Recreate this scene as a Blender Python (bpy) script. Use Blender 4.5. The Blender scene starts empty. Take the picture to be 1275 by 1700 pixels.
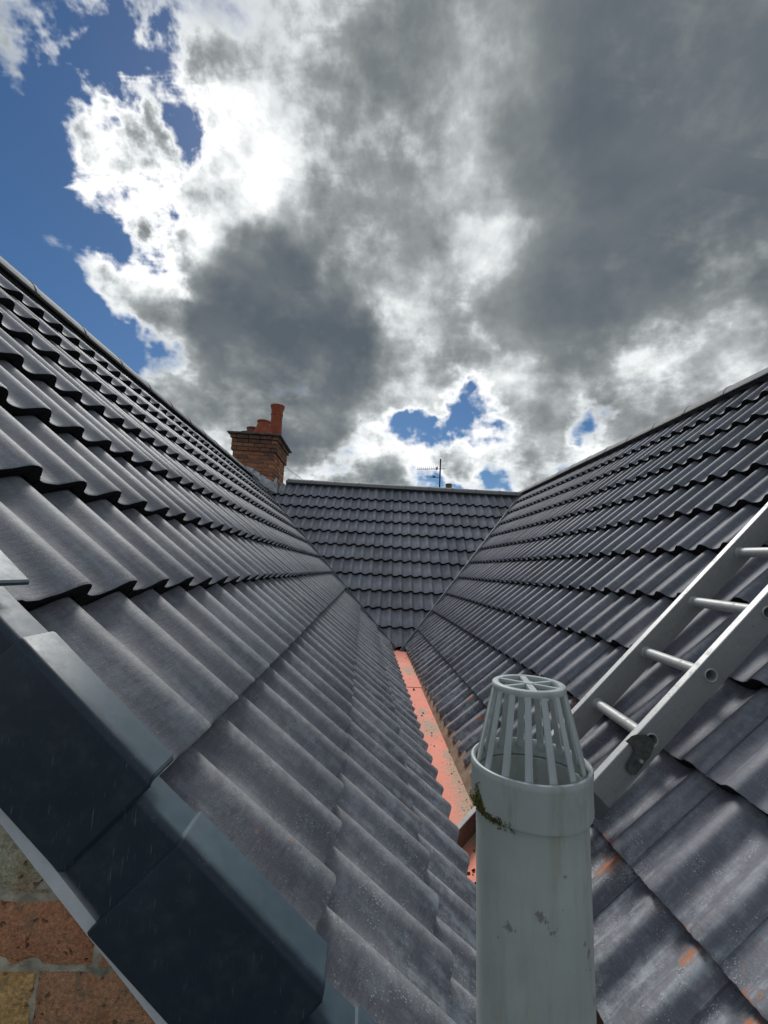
import bpy, bmesh, math, random
from mathutils import Vector, Matrix, noise as mnoise
rnd = random.Random(7)
scn = bpy.context.scene
col = scn.collection
R_ = math.radians

# ------------------------------------------------------------------ camera
cam = bpy.data.cameras.new('camera'); camo = bpy.data.objects.new('camera', cam); col.objects.link(camo)
CP = Vector((0.26466, 0, 0.94357))
fw = Vector((0.03767365, 0.99039997, 0.13299848)); rt = Vector((0.99746346, -0.04531386, 0.05489351)); up = Vector((-0.06039321, -0.13059308, 0.98959492))
camo.matrix_world = Matrix(((rt.x, up.x, -fw.x, CP.x), (rt.y, up.y, -fw.y, CP.y), (rt.z, up.z, -fw.z, CP.z), (0, 0, 0, 1)))
cam.sensor_fit = 'HORIZONTAL'; cam.sensor_width = 36; cam.lens = 36*720.7/1275
cam.clip_start = 0.02; cam.clip_end = 5000
scn.camera = camo

# ------------------------------------------------------------------ exposure
vs = scn.view_settings; vs.view_transform = 'Standard'; vs.look = 'None'; vs.gamma = 1; vs.use_curve_mapping = False
vs.exposure = 0.52
scn.cycles.max_bounces = 4; scn.cycles.diffuse_bounces = 2; scn.cycles.glossy_bounces = 2; scn.cycles.transmission_bounces = 0; scn.cycles.volume_bounces = 0
scn.cycles.caustics_reflective = False; scn.cycles.caustics_refractive = False

# ------------------------------------------------------------------ sun behind thin cloud, ahead and a little left
SUN_AZ, SUN_EL = R_(-8), R_(46)
sd = Vector((math.sin(SUN_AZ)*math.cos(SUN_EL), math.cos(SUN_AZ)*math.cos(SUN_EL), math.sin(SUN_EL)))
sun = bpy.data.lights.new('sun', 'SUN'); sun.energy = 1.5; sun.angle = R_(18); sun.color = (1, .985, .955)
suno = bpy.data.objects.new('sun', sun); col.objects.link(suno)
suno.rotation_euler = sd.to_track_quat('Z', 'Y').to_euler()

# ------------------------------------------------------------------ world: Nishita sky with broken cumulus, directions as (azimuth, elevation, radius, amount)
BREAK = [(-39.6, 37.6, 2.6, 0.5), (-41.0, 28.3, 2.4, 0.5), (-34.4, 40.9, 6.3, 0.7), (-25.5, 40.6, 7.6, 0.8), (-30.2, 32.0, 4.6, 0.8), (-40.7, 45.4, 4.2, 1.0), (11.6, 18.1, 8.4, 0.5), (1.2, 26.8, 5.2, 0.4), (40.2, 30.4, 3.4, 0.5), (-4.4, 13.5, 7.0, 0.5)]
COVER = [(-41.6, 32.2, 4.7, -0.48), (-39.6, 25.6, 4.0, -0.4), (-35.0, 23.8, 3.5, -0.35), (-30.4, 22.2, 2.5, -0.4), (-43.7, 37.8, 3.3, -0.35), (-44.0, 43.6, 2.6, -0.08), (-37.7, 44.8, 1.5, -0.15), (-32.7, 43.5, 1.8, -0.28), (-31.0, 41.8, 1.2, -0.2), (-29.7, 34.5, 2.7, -0.5), (-22.7, 41.9, 1.7, -0.26), (-38.9, 42.5, 1.7, -0.25), (9.9, 20.4, 2.3, -0.4), (14.3, 21.1, 1.8, -0.36), (5.9, 20.2, 1.8, -0.34), (27.9, 18.8, 2.5, -0.6), (17.5, 14.3, 2.5, -0.35), (7.0, 11.8, 3.9, -0.12), (-28.6, 41.6, 7.0, 0.13), (-16.1, 27.5, 13.2, 0.4), (4.6, 49.8, 18.9, 0.45), (35.0, 41.2, 20.9, 0.5), (1.2, 26.8, 6.7, 0.25), (-32.5, 30.1, 2.9, 0.2), (20.8, 20.9, 5.0, 0.35), (11.2, 16.2, 2.6, 0.3), (-0.7, 17.7, 6.2, 0.4), (-22.3, 17.3, 5.4, 0.3), (38.4, 20.8, 8.7, 0.2), (-4.3, 12.0, 6.2, 0.15), (22.3, 15.0, 5.0, 0.2), (9.7, 25.5, 3.7, 0.4), (5.6, 24.0, 3.0, 0.3), (16.2, 24.0, 2.9, 0.3), (10.0, 17.0, 2.3, 0.25), (-38.7, 37.6, 2.1, 0.28), (-37.0, 32.8, 1.9, 0.2), (-41.9, 45.6, 1.8, 0.2), (-44.3, 41.4, 1.2, 0.15), (-35.8, 44.4, 1.4, 0.15)]
DARK = [(-13.3, 27.0, 9.1, 0.38), (-24.2, 37.3, 4.4, -0.32), (-30.3, 32.5, 3.0, -0.25), (-8.8, 34.5, 6.6, 0.2), (-5.1, 22.6, 7.5, 0.27), (-4.8, 51.5, 11.8, -0.02), (33.0, 39.8, 13.3, 0.3), (42.6, 47.3, 13.5, 0.42), (25.9, 34.7, 9.1, 0.1), (-13.2, 22.4, 4.2, -0.12), (-28.3, 40.2, 7.8, -0.36), (-21.9, 46.0, 4.2, -0.2), (-36.7, 37.5, 3.6, -0.2), (-32.2, 28.4, 4.6, -0.3), (2.1, 26.8, 4.8, -0.42), (12.8, 39.0, 3.6, -0.36), (15.4, 48.5, 7.4, -0.2), (20.8, 20.1, 7.2, -0.38), (10.0, 17.4, 5.4, -0.3), (-24.3, 16.9, 5.9, -0.3), (1.8, 17.5, 4.7, -0.32), (40.2, 30.6, 2.9, -0.3), (-14.4, 45.3, 4.2, -0.22), (35.6, 23.2, 9.1, -0.16), (-22.8, 46.2, 3.2, -0.15), (-6.7, 39.0, 3.7, -0.18), (0.7, 34.2, 4.1, -0.25), (-13.9, 41.8, 4.5, -0.2)]
class NT:
    def __init__(s, tree): s.t = tree
    def n(s, kind, **kw):
        o = s.t.nodes.new(kind)
        for k, v in kw.items(): setattr(o, k, v)
        return o
    def link(s, a, b): s.t.links.new(a, b)
    def put(s, inp, v):
        if hasattr(v, 'is_linked') or isinstance(v, bpy.types.NodeSocket): s.link(v, inp)
        else: inp.default_value = v
    def math(s, op, a, b=0.0, c=None, clamp=False):
        o = s.n('ShaderNodeMath', operation=op, use_clamp=clamp); s.put(o.inputs[0], a); s.put(o.inputs[1], b)
        if c is not None: s.put(o.inputs[2], c)
        return o.outputs[0]
    def vmath(s, op, a, b=None, scale=None):
        o = s.n('ShaderNodeVectorMath', operation=op); s.put(o.inputs[0], a)
        if b is not None: s.put(o.inputs[1], b)
        if scale is not None: s.put(o.inputs['Scale'], scale)
        return o.outputs['Value'] if op in ('DOT_PRODUCT', 'LENGTH', 'DISTANCE') else o.outputs[0]
    def noise(s, vec, scale, detail=4, rough=.55, dist=0.0, lac=2.0):
        o = s.n('ShaderNodeTexNoise'); s.link(vec, o.inputs['Vector']) if vec else None
        o.inputs['Scale'].default_value = scale; o.inputs['Detail'].default_value = detail; o.inputs['Roughness'].default_value = rough
        o.inputs['Distortion'].default_value = dist; o.inputs['Lacunarity'].default_value = lac
        return o
    def smooth(s, v, a, b, lo=0.0, hi=1.0):
        o = s.n('ShaderNodeMapRange', interpolation_type='SMOOTHSTEP'); s.put(o.inputs['Value'], v)
        for k, x in zip(('From Min', 'From Max', 'To Min', 'To Max'), (a, b, lo, hi)): s.put(o.inputs[k], x)
        return o.outputs[0]
    def lin(s, v, a, b, lo=0.0, hi=1.0):
        o = s.n('ShaderNodeMapRange'); s.put(o.inputs['Value'], v)
        for k, x in zip(('From Min', 'From Max', 'To Min', 'To Max'), (a, b, lo, hi)): s.put(o.inputs[k], x)
        return o.outputs[0]
    def mix(s, f, a, b, blend='MIX'):
        o = s.n('ShaderNodeMix', data_type='RGBA', blend_type=blend); s.put(o.inputs[0], f)
        s.put(o.inputs[6], a if not isinstance(a, tuple) else (*a, 1)[:4]); s.put(o.inputs[7], b if not isinstance(b, tuple) else (*b, 1)[:4])
        return o.outputs[2]
    def ramp(s, v, stops, interp='LINEAR'):
        o = s.n('ShaderNodeValToRGB'); s.put(o.inputs[0], v); cr = o.color_ramp; cr.interpolation = interp
        while len(cr.elements) < len(stops): cr.elements.new(.5)
        for e, (p, c) in zip(cr.elements, stops): e.position = p; e.color = (*c, 1)[:4] if isinstance(c, tuple) else (c, c, c, 1)
        return o.outputs[0]

def mapped_rot(t, vec, rz, scale):
    o = t.n('ShaderNodeMapping'); t.link(vec, o.inputs[0]); o.inputs['Rotation'].default_value = (0, 0, rz); o.inputs['Scale'].default_value = scale
    return o.outputs[0]
def build_world():
    w = bpy.data.worlds.new('World'); scn.world = w; w.use_nodes = True
    w.cycles.sampling_method = 'MANUAL'; w.cycles.sample_map_resolution = 256
    t = NT(w.node_tree); w.node_tree.nodes.clear()
    sky = t.n('ShaderNodeTexSky', sky_type='NISHITA'); sky.sun_disc = False
    sky.sun_elevation = SUN_EL; sky.sun_rotation = SUN_AZ; sky.air_density = 1.0; sky.dust_density = .25; sky.ozone_density = 4.0
    hs = t.n('ShaderNodeHueSaturation'); t.link(sky.outputs[0], hs.inputs['Color']); hs.inputs['Saturation'].default_value = 1.22
    tc = t.n('ShaderNodeTexCoord').outputs['Generated']
    # domain warp so the cloud masses get ragged, billowing outlines
    c5 = (.5, .5, .5)
    w1 = t.vmath('SCALE', t.vmath('SUBTRACT', t.noise(tc, 4.2, 1, .5).outputs['Color'], c5), scale=.26)
    w2 = t.vmath('SCALE', t.vmath('SUBTRACT', t.noise(tc, 15, 3, .6).outputs['Color'], c5), scale=.12)
    d = t.vmath('NORMALIZE', t.vmath('ADD', tc, t.vmath('ADD', w1, w2)))
    def field(lst):
        acc = None
        for az, el, r, a in lst:
            v = Vector((math.sin(R_(az))*math.cos(R_(el)), math.cos(R_(az))*math.cos(R_(el)), math.sin(R_(el))))
            dt = t.vmath('DOT_PRODUCT', d, tuple(v))
            m = t.smooth(dt, math.cos(R_(r*1.55)), math.cos(R_(r*.15)), 0, a)
            acc = m if acc is None else t.math('ADD', acc, m)
        return acc
    mc, md, mb_ = field(COVER), field(DARK), field(BREAK)
    sep = t.n('ShaderNodeSeparateXYZ'); t.link(tc, sep.inputs[0])
    den = t.math('ADD', t.math('MAXIMUM', sep.outputs[2], 0), .3)
    cmb = t.n('ShaderNodeCombineXYZ')
    t.link(t.math('DIVIDE', sep.outputs[0], den), cmb.inputs[0]); t.link(t.math('DIVIDE', sep.outputs[1], den), cmb.inputs[1])
    q = cmb.outputs[0]
    n1 = t.noise(q, 3.4, 6, .58).outputs[0]       # broken cover
    n2 = t.noise(q, 2.4, 4, .5, .5).outputs[0]        # soft undersides
    n3 = t.noise(tc, 26, 4, .58).outputs[0]        # billows
    ctr = lambda x, k: t.math('MULTIPLY', t.math('SUBTRACT', x, .5), k)
    n5 = t.noise(tc, 10, 5, .6).outputs[0]       # broken fleece
    cov = t.math('ADD', t.math('ADD', ctr(n1, 1.9), mc), ctr(n3, .42))
    cov = t.math('ADD', cov, t.math('MULTIPLY', ctr(n5, 2.3), mb_))
    wisp = t.noise(mapped_rot(t, q, .6, (2.2, 11, 1)), 1, 4, .6, .6).outputs[0]   # streaky ice cloud in the gaps
    cov = t.math('ADD', cov, t.math('MULTIPLY', t.smooth(wisp, .50, .78, -.06, .62), t.smooth(sep.outputs[2], .42, .62)))
    cover = t.smooth(cov, -.24, .20)
    soft = t.smooth(md, .0, .3, 1.0, .30)              # deep cloud has smooth undersides
    th = t.math('ADD', t.math('ADD', ctr(n2, 1.8), md), t.math('MULTIPLY', soft, t.math('ADD', ctr(n3, .6), ctr(n1, .9))))
    th = t.math('ADD', th, t.math('MULTIPLY', t.math('MULTIPLY', ctr(n5, 2.3), mb_), soft))
    th = t.math('ADD', th, t.smooth(cov, -.15, .6, -.40, .12))
    cc = t.ramp(t.lin(th, -.95, .8), [(0, (1.0, 1.0, 1.0)), (.20, (.90, .92, .92)), (.34, (.66, .69, .70)), (.46, (.43, .46, .47)), (.58, (.275, .30, .305)), (.72, (.18, .20, .21)), (.86, (.125, .147, .165)), (1, (.09, .112, .135))])
    bg1 = t.n('ShaderNodeBackground'); t.link(hs.outputs[0], bg1.inputs[0]); bg1.inputs[1].default_value = .043
    bg2 = t.n('ShaderNodeBackground'); t.link(cc, bg2.inputs[0]); bg2.inputs[1].default_value = .79
    ms = t.n('ShaderNodeMixShader'); t.link(cover, ms.inputs[0]); t.link(bg1.outputs[0], ms.inputs[1]); t.link(bg2.outputs[0], ms.inputs[2])
    out = t.n('ShaderNodeOutputWorld'); t.link(ms.outputs[0], out.inputs[0])
build_world()

# ------------------------------------------------------------------ helpers
def tag(o, label=None, cat=None, group=None, kind=None):
    if label: o['label'] = label
    if cat: o['category'] = cat
    if group: o['group'] = group
    if kind: o['kind'] = kind
    return o
def empty(name, loc=(0, 0, 0)):
    o = bpy.data.objects.new(name, None); o.location = loc; o.empty_display_size = .1; col.objects.link(o); return o
WM = {}
def link(name, me, parent=None, mats=None, mw=None):
    for m in mats or ():
        if m.name not in [x.name for x in me.materials if x]: me.materials.append(m)
    o = bpy.data.objects.new(name, me); col.objects.link(o)
    mw = mw if mw is not None else Matrix.Identity(4)
    WM[o.name] = mw.copy()
    if parent is not None:
        o.parent = parent
        o.matrix_parent_inverse = (WM[parent.name] if parent.name in WM else Matrix.Translation(parent.location)).inverted()
    o.matrix_basis = mw
    return o
def mesh_from(name, verts, faces, smooth=False, midx=None):
    me = bpy.data.meshes.new(name); me.from_pydata([tuple(v) for v in verts], [], faces)
    for i, p in enumerate(me.polygons):
        p.use_smooth = smooth if isinstance(smooth, bool) else smooth[i]
        if midx: p.material_index = midx[i]
    me.validate(); me.update(); return me
def bm_mesh(name, bm, smooth=False, angle=None):
    bmesh.ops.recalc_face_normals(bm, faces=bm.faces[:])
    me = bpy.data.meshes.new(name); bm.to_mesh(me); bm.free()
    for p in me.polygons: p.use_smooth = smooth
    if smooth and angle is not None: me.set_sharp_from_angle(angle=R_(angle))
    return me
def frame(O, A, U, N):
    return Matrix(((A.x, U.x, N.x, O.x), (A.y, U.y, N.y, O.y), (A.z, U.z, N.z, O.z), (0, 0, 0, 1)))
def box_bm(x0, x1, y0, y1, z0, z1, bev=0.0, seg=2, bm=None):
    own = bm is None
    if own: bm = bmesh.new()
    vs_ = [bm.verts.new(v) for v in ((x0, y0, z0), (x1, y0, z0), (x1, y1, z0), (x0, y1, z0), (x0, y0, z1), (x1, y0, z1), (x1, y1, z1), (x0, y1, z1))]
    fs = [bm.faces.new([vs_[i] for i in f]) for f in ((3, 2, 1, 0), (4, 5, 6, 7), (0, 1, 5, 4), (1, 2, 6, 5), (2, 3, 7, 6), (3, 0, 4, 7))]
    if bev: bmesh.ops.bevel(bm, geom=list({e for f in fs for e in f.edges}), offset=bev, segments=seg, affect='EDGES', profile=.6)
    return bm
def lathe(profile, n=48, bm=None, cap0=False, cap1=False):
    """profile: list of (r, z)"""
    bm = bm or bmesh.new(); rings = []
    for r, z in profile:
        rings.append([bm.verts.new((r*math.cos(2*math.pi*i/n), r*math.sin(2*math.pi*i/n), z)) for i in range(n)])
    for a, b in zip(rings, rings[1:]):
        for i in range(n): bm.faces.new((a[i], a[(i+1) % n], b[(i+1) % n], b[i]))
    if cap0: bm.faces.new(rings[0][::-1])
    if cap1: bm.faces.new(rings[-1])
    return bm
def tube(p0, p1, r, n=12, bm=None, r2=None, caps=True):
    bm = bm or bmesh.new(); p0 = Vector(p0); p1 = Vector(p1); d = (p1-p0).normalized()
    x = d.orthogonal().normalized(); y = d.cross(x); rings = []
    for p, rr in ((p0, r), (p1, r if r2 is None else r2)):
        rings.append([bm.verts.new(p+x*rr*math.cos(2*math.pi*i/n)+y*rr*math.sin(2*math.pi*i/n)) for i in range(n)])
    for i in range(n): bm.faces.new((rings[0][i], rings[0][(i+1) % n], rings[1][(i+1) % n], rings[1][i]))
    if caps: bm.faces.new(rings[0][::-1]); bm.faces.new(rings[1])
    return bm

# ------------------------------------------------------------------ materials
def new_mat(name):
    m = bpy.data.materials.new(name); m.use_nodes = True
    t = NT(m.node_tree); b = m.node_tree.nodes['Principled BSDF']
    return m, t, b
def bump(t, b, h, strength=.3, dist=.002, prev=None):
    o = t.n('ShaderNodeBump'); o.inputs['Strength'].default_value = strength; o.inputs['Distance'].default_value = dist
    t.link(h, o.inputs['Height'])
    if prev is not None: t.link(prev, o.inputs['Normal'])
    t.link(o.outputs[0], b.inputs['Normal']); return o.outputs[0]
def mapped(t, vec, scale=(1, 1, 1), loc=None):
    o = t.n('ShaderNodeMapping'); t.link(vec, o.inputs[0]); o.inputs['Scale'].default_value = scale
    if loc is not None: t.put(o.inputs['Location'], loc)
    return o.outputs[0]

def mat_tile(name, base, rust_pts=(), powder=1.0, cr=.6):
    """dark through-coloured concrete tile: brushed grain, cement bloom, lime specks, clay smears"""
    m, t, b = new_mat(name)
    tc = t.n('ShaderNodeTexCoord'); oi = t.n('ShaderNodeObjectInfo'); geo = t.n('ShaderNodeNewGeometry')
    rv = t.vmath('SCALE', oi.outputs['Location'], scale=3.7)
    ob = t.vmath('ADD', tc.outputs['Object'], rv)
    pos = geo.outputs['Position']
    grain = t.noise(mapped(t, ob, (42, 190, 42)), 1, 5, .72).outputs[0]       # brushed across the tile
    grain2 = t.noise(ob, 420, 3, .7).outputs[0]
    cloud = t.noise(ob, 9, 4, .55).outputs[0]
    streak = t.noise(mapped(t, ob, (38, 3.5, 20)), 1, 4, .6).outputs[0]       # washes running down the slope
    c = t.mix(t.lin(t.math('ADD', t.math('MULTIPLY', grain, .6), t.math('MULTIPLY', grain2, .4)), .32, .68), tuple(x*.55 for x in base), tuple(x*1.42 for x in base))
    c = t.mix(t.smooth(cloud, .35, .7, 0, .55), c, tuple(x*y for x, y in zip(base, (1.28, 1.25, 1.2))))
    # random tone per tile
    tone = t.lin(oi.outputs['Random'], 0, 1, .80, 1.18)
    hv = t.n('ShaderNodeHueSaturation'); t.link(c, hv.inputs['Color']); t.link(tone, hv.inputs['Value']); c = hv.outputs[0]
    # pale crests: the bright highlight along the rolls, painted into the colour
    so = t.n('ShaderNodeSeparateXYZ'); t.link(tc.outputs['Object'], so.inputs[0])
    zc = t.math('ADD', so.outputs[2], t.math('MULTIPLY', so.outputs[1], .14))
    crest_lit = t.smooth(zc, -.007, .001)
    c = t.mix(t.math('MULTIPLY', crest_lit, t.smooth(t.noise(ob, 45, 5, .7).outputs[0], .35, .7, .2*cr, cr)), c, (.42, .42, .415))
    # whitish cement bloom, strongest on the lower courses
    sp = t.n('ShaderNodeSeparateXYZ'); t.link(pos, sp.inputs[0])
    low = t.smooth(sp.outputs[2], .62, .03, 0, 1)
    far = t.smooth(sp.outputs[2], 2.6, 0, .12, .35)
    bl = t.math('ADD', t.math('MULTIPLY', streak, .6), t.math('MULTIPLY', t.noise(ob, 26, 6, .72).outputs[0], .55))
    bm_ = t.smooth(bl, .52, .76)
    c = t.mix(t.math('MULTIPLY', bm_, t.math('MULTIPLY', t.math('MAXIMUM', low, far), powder), clamp=True), c, (.40, .43, .46))
    # lime specks
    vo = t.n('ShaderNodeTexVoronoi'); t.link(mapped(t, ob, (300, 130, 240)), vo.inputs['Vector']); vo.inputs['Scale'].default_value = 1
    spk = t.math('MULTIPLY', t.smooth(vo.outputs['Distance'], .34, .16), t.smooth(t.noise(ob, 22, 5, .7).outputs[0], .46, .68))
    c = t.mix(t.math('MULTIPLY', spk, t.math('MULTIPLY', t.math('ADD', low, .28), powder), clamp=True), c, (.6, .61, .6))
    # small clay-coloured chips
    v2 = t.n('ShaderNodeTexVoronoi'); t.link(mapped(t, ob, (34, 28, 30)), v2.inputs['Vector']); v2.inputs['Scale'].default_value = 1
    chip = t.math('MULTIPLY', t.smooth(v2.outputs['Distance'], .14, .08), t.smooth(t.noise(ob, 7, 2).outputs[0], .55, .62))
    c = t.mix(t.math('MULTIPLY', chip, .75), c, (.42, .22, .13))
    # clay smears at known spots
    nz = t.noise(mapped(t, pos, (1, 1, 1)), 62, 6, .76).outputs[0]
    acc = None
    for (px, py, pz, r) in rust_pts:
        dd = t.vmath('DISTANCE', pos, (px, py, pz))
        k = t.smooth(t.math('ADD', t.math('DIVIDE', dd, r), t.math('MULTIPLY', t.math('SUBTRACT', nz, .5), 3.0)), .85, .62)
        acc = k if acc is None else t.math('MAXIMUM', acc, k)
    if acc is not None: c = t.mix(t.math('MULTIPLY', acc, .9), c, (.50, .19, .085))
    t.link(c, b.inputs['Base Color'])
    t.link(t.lin(grain, .2, .8, .50, .70), b.inputs['Roughness'])
    b.inputs['Specular IOR Level'].default_value = .5
    h = t.math('ADD', t.math('MULTIPLY', grain, .6), t.math('MULTIPLY', grain2, .4))
    n1 = bump(t, b, h, .7, .0020)
    bump(t, b, bl, .25, .002, n1)
    return m

def mat_simple(name, base, rough=.6, spec=.5, metal=0.0, var=.15, scale=20, bscale=120, bstr=.2, bdist=.001, stretch=(1, 1, 1)):
    m, t, b = new_mat(name); tc = t.n('ShaderNodeTexCoord').outputs['Object']
    v = mapped(t, tc, stretch)
    n = t.noise(v, scale, 5, .6).outputs[0]; g = t.noise(v, bscale, 4, .65).outputs[0]
    c = t.mix(t.lin(n, .3, .7), tuple(x*(1-var) for x in base), tuple(min(1, x*(1+var)) for x in base))
    t.link(c, b.inputs['Base Color']); t.link(t.lin(g, .2, .8, rough-.08, rough+.08), b.inputs['Roughness'])
    b.inputs['Specular IOR Level'].default_value = spec; b.inputs['Metallic'].default_value = metal
    bump(t, b, g, bstr, bdist); return m

def slope_pt(O, A, U, N, a, s, n=0): return O+A*a+U*s+N*n

# slopes ------------------------------------------------------------ (A: left to right when facing up the slope, U: up the slope, N: outward)
aL, aR, aB, skew = 0.781, 0.8238, 0.7987, -0.0266
gL, gR, gB = 0.3182, 0.3238, 0.3134
class S: pass
SL = S(); SL.O = Vector((.7036, 0, 0)); SL.A = Vector((0, 1, 0)); SL.U = Vector((-math.cos(aL), 0, math.sin(aL))); SL.N = Vector((math.sin(aL), 0, math.cos(aL))); SL.g = gL; SL.ridge = 3.551
SR = S(); SR.O = Vector((.7931, 0, -.0326)); SR.A = Vector((0, -1, 0)); SR.U = Vector((math.cos(aR), 0, math.sin(aR))); SR.N = Vector((-math.sin(aR), 0, math.cos(aR))); SR.g = gR; SR.ridge = 3.633
hb = Vector((-math.sin(skew), math.cos(skew), 0))
SB = S(); SB.O = Vector((0, 5.6994, 0)); SB.A = Vector((math.cos(skew), math.sin(skew), 0)); SB.U = hb*math.cos(aB)+Vector((0, 0, math.sin(aB))); SB.N = -hb*math.sin(aB)+Vector((0, 0, math.cos(aB))); SB.g = gB; SB.ridge = 3.601
for s_ in (SL, SR, SB): s_.pt = (lambda s_: (lambda a, s, n=0: s_.O+s_.A*a+s_.U*s+s_.N*n))(s_)
def valley(P, Q):
    d = P.N.cross(Q.N).normalized()
    if d.z < 0: d = -d
    # point on both planes at z = 0
    a1, b1, c1 = P.N.x, P.N.y, P.N.dot(P.O); a2, b2, c2 = Q.N.x, Q.N.y, Q.N.dot(Q.O)
    D = a1*b2-a2*b1; p = Vector(((c1*b2-c2*b1)/D, (a1*c2-a2*c1)/D, 0))
    side = d.cross(Vector((0, 0, 1))).normalized()
    return p, d, side
vLp, vLd, vLs = valley(SL, SB); vRp, vRd, vRs = valley(SR, SB)
YV = .637   # verge line

RUST = [tuple(slope_pt(SR.O, SR.A, SR.U, SR.N, -y, s, -.02))+(r*1.7,) for y, s, r in ((1.35, .285, .04), (1.04, .292, .026), (.885, .285, .034), (1.98, .95, .02), (1.93, 1.08, .035), (2.0, .6, .035), (2.4, .52, .028), (2.62, .25, .022), (2.95, .28, .02), (1.5, .5, .03))]
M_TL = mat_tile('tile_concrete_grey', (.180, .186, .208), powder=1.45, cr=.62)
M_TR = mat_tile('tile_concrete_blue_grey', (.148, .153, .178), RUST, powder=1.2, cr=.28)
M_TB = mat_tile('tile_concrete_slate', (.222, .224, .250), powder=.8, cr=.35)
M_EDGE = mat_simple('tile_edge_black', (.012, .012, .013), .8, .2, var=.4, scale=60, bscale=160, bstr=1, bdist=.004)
M_DECK = mat_simple('underlay_black', (.012, .012, .013), .9, .1)
M_RIDGE = mat_simple('ridge_concrete', (.21, .215, .21), .7, .35, var=.2, scale=18, bscale=240, bstr=.25)
M_TRIM = mat_simple('valley_trim', (.11, .14, .15), .45, .5)

# ------------------------------------------------------------------ tile mesh
CPS = [(0, -30), (10, -33.2), (22, -34), (37, -33.2), (52, -29.6), (68, -21), (84, -10.2), (98, -2.6), (110, 0), (121, -.8), (129, -4.6), (136, -12), (142, -20.5), (146, -26.5), (150, -30)]
def prof(u):
    """u in metres from the tile's left edge, two waves of 150 mm"""
    if u < 0: return -.030
    w = (u*1000) % 150 if u < .2999 else 150
    if u >= .2999: return -.030
    for (a, za), (b, zb) in zip(CPS, CPS[1:]):
        if a <= w <= b:
            k = (w-a)/(b-a); k2 = k*k*(3-2*k)*.35+k*.65
            return (za+(zb-za)*k2)/1000
    return -.030
TH = .037
def tile_mesh(name, u0, u1, g, seed, rough=1.0):
    r = random.Random(seed)
    us = [u0] if u0 < -.001 else []
    for w in (0, .15):
        us += [w+c/1000 for c, _ in CPS[:-1]]
    us = [u for u in us if u0-1e-6 <= u <= u1]
    if u0 > -.001: us = [u for u in us if u >= u0-1e-6]
    if u1 > .293: us = [u for u in us if u < .289] + [.2915, .2955, .2995, .3015]
    Ln = .398
    def z(u):
        v = prof(u)
        if u > .2: v += .003*min(1, (u-.2)/.06)       # lap roll rides a little high over its neighbour
        if u > .29: v = max(v, -.0255)
        return v
    ys = [0, .005, .16, Ln]
    verts, faces, sm, mi = [], [], [], []
    nu = len(us)
    wob = [r.uniform(-1, 1) for _ in range(nu)]
    for j, y in enumerate(ys):
        for i, u in enumerate(us):
            zz = z(u)-TH*1.2*y/g-(.0025 if j == 0 else 0)
            yy = y+(wob[i]*.0012*rough if j < 2 else 0)
            verts.append((u, yy, zz))
    for j in range(len(ys)-1):
        for i in range(nu-1):
            a = j*nu+i; faces.append((a, a+1, a+nu+1, a+nu)); sm.append(True); mi.append(0)
    # front butt
    k = len(verts)
    for i, u in enumerate(us):
        yy = wob[i]*.0012*rough; verts.append((u, yy, z(u)-.0025))
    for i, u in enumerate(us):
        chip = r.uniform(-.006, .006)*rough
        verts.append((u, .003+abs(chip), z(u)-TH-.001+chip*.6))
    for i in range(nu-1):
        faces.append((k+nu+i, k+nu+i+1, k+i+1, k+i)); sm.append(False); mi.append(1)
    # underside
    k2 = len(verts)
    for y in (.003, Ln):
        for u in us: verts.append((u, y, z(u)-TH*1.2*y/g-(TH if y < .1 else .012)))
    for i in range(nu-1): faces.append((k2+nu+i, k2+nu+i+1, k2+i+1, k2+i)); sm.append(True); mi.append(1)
    # right and left edges
    for i, s in ((nu-1, 1), (0, -1)):
        k3 = len(verts)
        for j, y in enumerate(ys):
            zt = verts[j*nu+i][2]; verts.append((us[i], verts[j*nu+i][1], zt)); verts.append((us[i], verts[j*nu+i][1], zt-(.0065 if s > 0 else .0115)))
        for j in range(len(ys)-1):
            a = k3+2*j; f = (a+1, a+3, a+2, a) if s > 0 else (a, a+2, a+3, a+1)
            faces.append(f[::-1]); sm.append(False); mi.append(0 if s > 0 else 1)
    return mesh_from(name, verts, faces, sm, mi)
def bisect(me, mw, p, n, name):
    """keep the part of the tile on the side opposite to n"""
    bm = bmesh.new(); bm.from_mesh(me); inv = mw.inverted(); nn = (mw.to_3x3().transposed() @ n).normalized()
    bmesh.ops.bisect_plane(bm, geom=bm.verts[:]+bm.edges[:]+bm.faces[:], dist=1e-5, plane_co=inv @ p, plane_no=nn, clear_outer=True)
    if not bm.faces: bm.free(); return None
    out = bpy.data.meshes.new(name); bm.to_mesh(out); bm.free()
    for m in me.materials: out.materials.append(m)
    return out

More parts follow.
